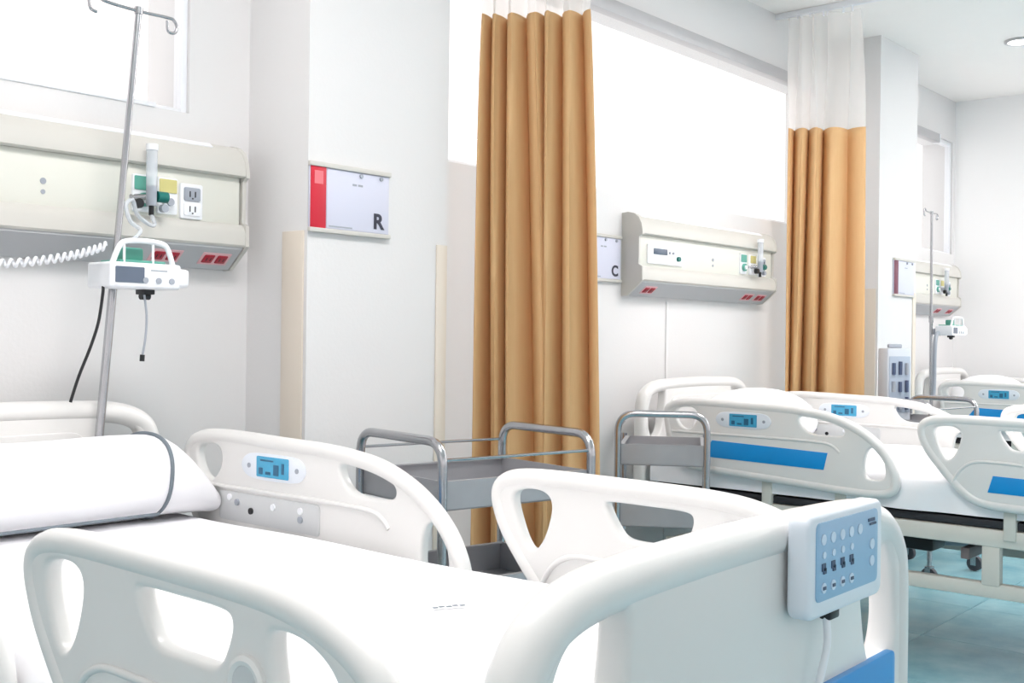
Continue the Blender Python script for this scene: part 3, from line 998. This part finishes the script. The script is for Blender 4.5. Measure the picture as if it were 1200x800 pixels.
# ------------------------------------------------------------------ patient boards
def board(x0, x1, z0, z1, yf, letter, band, label):
    t = empty('patient_board', ((x0 + x1) / 2, yf, z0))
    tag(t, label, 'sign')
    w, h = x1 - x0, z1 - z0
    a = -w / 2
    box('backing', (a, -.006, 0), (-a, 0, h), PAPER, t, .001)
    box('side_band', (a + .002, -.010, .008), (a + .058, -.006, h - .006), band, t, .0008)
    box('band_label', (a + .014, -.0108, h - .06), (a + .046, -.010, h - .022), BLUSH if band is REDB else MAROON, t)
    box('holder_rail', (a - .003, -.014, h - .010), (-a + .003, 0, h + .004), UNITG, t, .002)
    box('holder_rail', (a - .003, -.014, -.005), (-a + .003, 0, .008), UNITG, t, .002)
    box('card', (a + .062, -.0085, .010), (-a - .004, -.006, h - .012), PAPER, t, .0006)
    for q in (.62, .88):
        cyl('card_clip', (a + w * q, -.014, h - .020), (a + w * q, -.006, h - .020), .006, GREYP, t)
    boxes('print_line', [((a + .16, -.0092, h - .052), (a + .176, -.0085, h - .046)), ((a + .182, -.0092, h - .052), (a + .20, -.0085, h - .046)), ((a + .07, -.0092, .014), (a + .16, -.0085, .018))], GREYP, t)
    if letter:
        text_mesh('letter', letter, .064, (-a - .046, -.0095, .042), (PI / 2, 0, 0), INK, t, squeeze=1.1)
    return t
board(2.066, 2.376, 1.448, 1.642, 2.518, 'R', REDB, 'white patient board with a red band and the letter R on the column')
board(3.715, 4.025, 1.394, 1.588, WY - .002, 'C', REDB, 'white patient board with the letter C beside the unit, half hidden by curtain')
board(6.40, 6.71, 1.418, 1.632, 2.518, None, MAROON, 'patient board with a dark red edge on the far column')

# ------------------------------------------------------------------ curtains
def curtain(X, ya, yb, ztop, zbot, wd, amp, seed, label, lean, spread, shift):
    nf = len(wd)
    rnd = random.Random(seed)
    t = empty('privacy_curtain', (X, (ya + yb) / 2, zbot))
    tag(t, label, 'curtain')
    TURN = math.radians(27)
    t.rotation_euler = (0, 0, TURN)
    ns, nz = nf * 22, 46
    ph = [rnd.uniform(-.35, .35) for _ in range(nf + 2)]
    am = [rnd.uniform(.85, 1.15) * min(1.1, 1.0 / w ** .8) for w in wd + wd[-1:]]
    tot = sum(wd)
    cum = [0]
    for w in wd:
        cum.append(cum[-1] + w / tot)
    dl = [rnd.uniform(-1, 1) for _ in range(nf + 1)]
    def pos(s, zt):
        # s along the cloth 0..1, zt 0 top .. 1 bottom
        f = s * nf
        i = min(int(f), nf - 1)
        fr = f - i
        y = cum[i] + (cum[i + 1] - cum[i]) * fr
        drift = (dl[i] * (1 - fr) + dl[i + 1] * fr) * lean * zt
        a = (am[i] * (1 - fr) + am[i + 1] * fr) * amp * (.75 + .4 * zt)
        w = (yb - ya) * (1 + spread * zt ** .8)
        sk = .105 * (cum[i + 1] - cum[i]) * math.sin(2 * PI * fr)
        return (-a * math.cos(2 * PI * fr) + .010 * math.sin(5 * zt + i * 2), (y + sk - .5) * w - drift * .06 - shift * zt, 0)
    def sheet_between(name, z0, z1, za, zb, mt, thick):
        bm = bmesh.new()
        rows = []
        for j in range(nz + 1):
            z = z0 + (z1 - z0) * j / nz
            zt = (ztop - z) / (ztop - zbot)
            zt = max(-.12, zt)
            row = []
            for q in range(ns + 1):
                x, y, _ = pos(q / ns, max(0, zt))
                if z > ztop:
                    k = -TURN * (z - ztop) / (CZ - .05 - ztop)
                    x, y = (x * math.cos(k) - y * math.sin(k)) * (1 + k * .6), x * math.sin(k) + y * math.cos(k)
                row.append(bm.verts.new((x, y, z - zbot)))
            rows.append(row)
        for j in range(nz):
            for q in range(ns):
                bm.faces.new((rows[j][q], rows[j][q + 1], rows[j + 1][q + 1], rows[j + 1][q]))
        o = bm_obj(name, bm, mt, t, 60)
        if thick:
            md = o.modifiers.new('thick', 'SOLIDIFY')
            md.thickness = thick
        return o
    sheet_between('drape', ztop, zbot, 0, 1, CURTAIN, .0025)
    nzs = nz
    sheet_between('net_top', CZ - .05, ztop, 0, 1, SHEER, 0)
    for q in range(nf * 2):
        x, y, _ = pos((q + .5) / (nf * 2), 0)
        gx, gy = y * math.sin(TURN), y * math.cos(TURN)
        cyl('glider', (gx, gy, CZ - .056 - zbot), (gx, gy, CZ - .03 - zbot), .005, WHITEP, t, 8)
    tr = box('curtain_track', (X - .012, ya - 3.2, CZ - .03), (X + .012, WY, CZ), WHITEP, None, .003)
    return t, tr
c1, tr1 = curtain(2.955, 2.215, 2.585, 2.243, .14, [1.25, 1.0, .8, 1.3, .8, .7], .055, 21, 'tan privacy curtain gathered beside the column with the red-banded board', .9, .34, .035)
tag(tr1, 'aluminium ceiling track carrying the curtain beside the column with the red-banded board', 'curtain track')
c2, tr2 = curtain(5.46, 2.315, 2.70, 2.243, .14, [2.0, .9, .9, .8], .055, 4, 'tan privacy curtain with white net top gathered near the far column', .5, .12, .0)
tag(tr2, 'aluminium ceiling track carrying the curtain near the far column', 'curtain track')

# ------------------------------------------------------------------ steel trolleys
def trolley(cx, cy, rot, L, W, label, hoops=(1, 1), htop=.88, tray=.78, rails=True, shelf=.45):
    t = empty('steel_trolley', (cx, cy, 0))
    t.rotation_euler = (0, 0, rot)
    tag(t, label, 'trolley')
    for s, hp in ((-1, hoops[0]), (1, hoops[1])):
        x = s * L / 2
        zt = htop if hp else tray + .01
        if hp:
            poly = [(x, -W / 2, .11), (x, -W / 2, zt), (x, W / 2, zt), (x, W / 2, .11)]
            p3 = round_corner([Vector(p) for p in poly], .065, 8, False)
            tube('end_frame', p3, .0125, STAINLESS, t, 12)
        else:
            for sy in (-1, 1):
                cyl('leg', (x, sy * W / 2, .11), (x, sy * W / 2, zt), .0125, STAINLESS, t)
        for sy in (-1, 1):
            c = cyl('castor', (x, sy * W / 2, .12), (x, sy * W / 2, .075), .010, STAINLESS, t)
            cyl('wheel', (x - .012, sy * W / 2, .0385), (x + .012, sy * W / 2, .0385), .0375, RUBBER, c, 20)
            boxes('fork', [((x - .020, sy * W / 2 - .014, .03), (x - .015, sy * W / 2 + .014, .08)), ((x + .015, sy * W / 2 - .014, .03), (x + .020, sy * W / 2 + .014, .08)), ((x - .02, sy * W / 2 - .014, .075), (x + .02, sy * W / 2 + .014, .082))], STAINLESS, c)
    def pan(name, z, dep):
        l, w = L / 2 - .006, W / 2 - .006
        e = .004
        boxes(name, [((-l, -w, z - dep), (l, w, z - dep + e)), ((-l, -w, z - dep), (-l + e, w, z)), ((l - e, -w, z - dep), (l, w, z)), ((-l, -w, z - dep), (l, -w + e, z)), ((-l, w - e, z - dep), (l, w, z)),
                     ((-l + e, -w + e, z - .004), (l - e, -w + .016, z)), ((-l + e, w - .016, z - .004), (l - e, w - e, z))], SATIN, t)
    pan('top_tray', tray, .075)
    pan('lower_shelf', shelf + .07, .085)
    if rails:
        for sy in (-1, 1):
            for zz in (tray + .055,):
                cyl('guard_rod', (-L / 2, sy * W / 2, zz), (L / 2, sy * W / 2, zz), .0042, STAINLESS, t, 8)
    return t
trolley(2.33, 2.10, math.radians(-12), .50, .41, 'steel dressing trolley with two hoop handles in front of the near column')
trolley(3.545, 2.255, math.radians(31), .36, .315, 'steel trolley with one hoop handle beside the middle bed', (1, 0), .88, .77, True, .49)
trolley(5.61, 2.06, math.radians(-8), .46, .36, 'steel trolley carrying the grey device between middle and end beds', (1, 1), .86, .77)

# grey device on the far trolley
t = empty('equipment_box', (5.475, 2.14, .7005))
tag(t, 'upright grey equipment box with blue-grey fittings on the far trolley', 'medical device')
t.rotation_euler = (0, 0, math.radians(-42))
box('casing', (-.062, -.05, 0), (.062, .06, .415), mat('device_grey', srgb(206, 212, 220), .4), t, .01)
box('front_window', (-.054, -.056, .10), (.054, -.05, .375), mat('device_window', srgb(176, 188, 204), .25, noise=.05), t, .002)
rnd = random.Random(3)
for i in range(3):
    for j in range(3):
        x = -.034 + .034 * i
        z = .115 + .085 * j
        cyl('fitting', (x, -.062, z), (x, -.062, z + .045 + .02 * rnd.random()), .009, (mat('fitting_navy', srgb(74, 88, 118), .4) if rnd.random() < .5 else GREYP), t, 10)
box('top_handle', (-.035, -.01, .415), (.035, .015, .435), GREYP, t, .006)
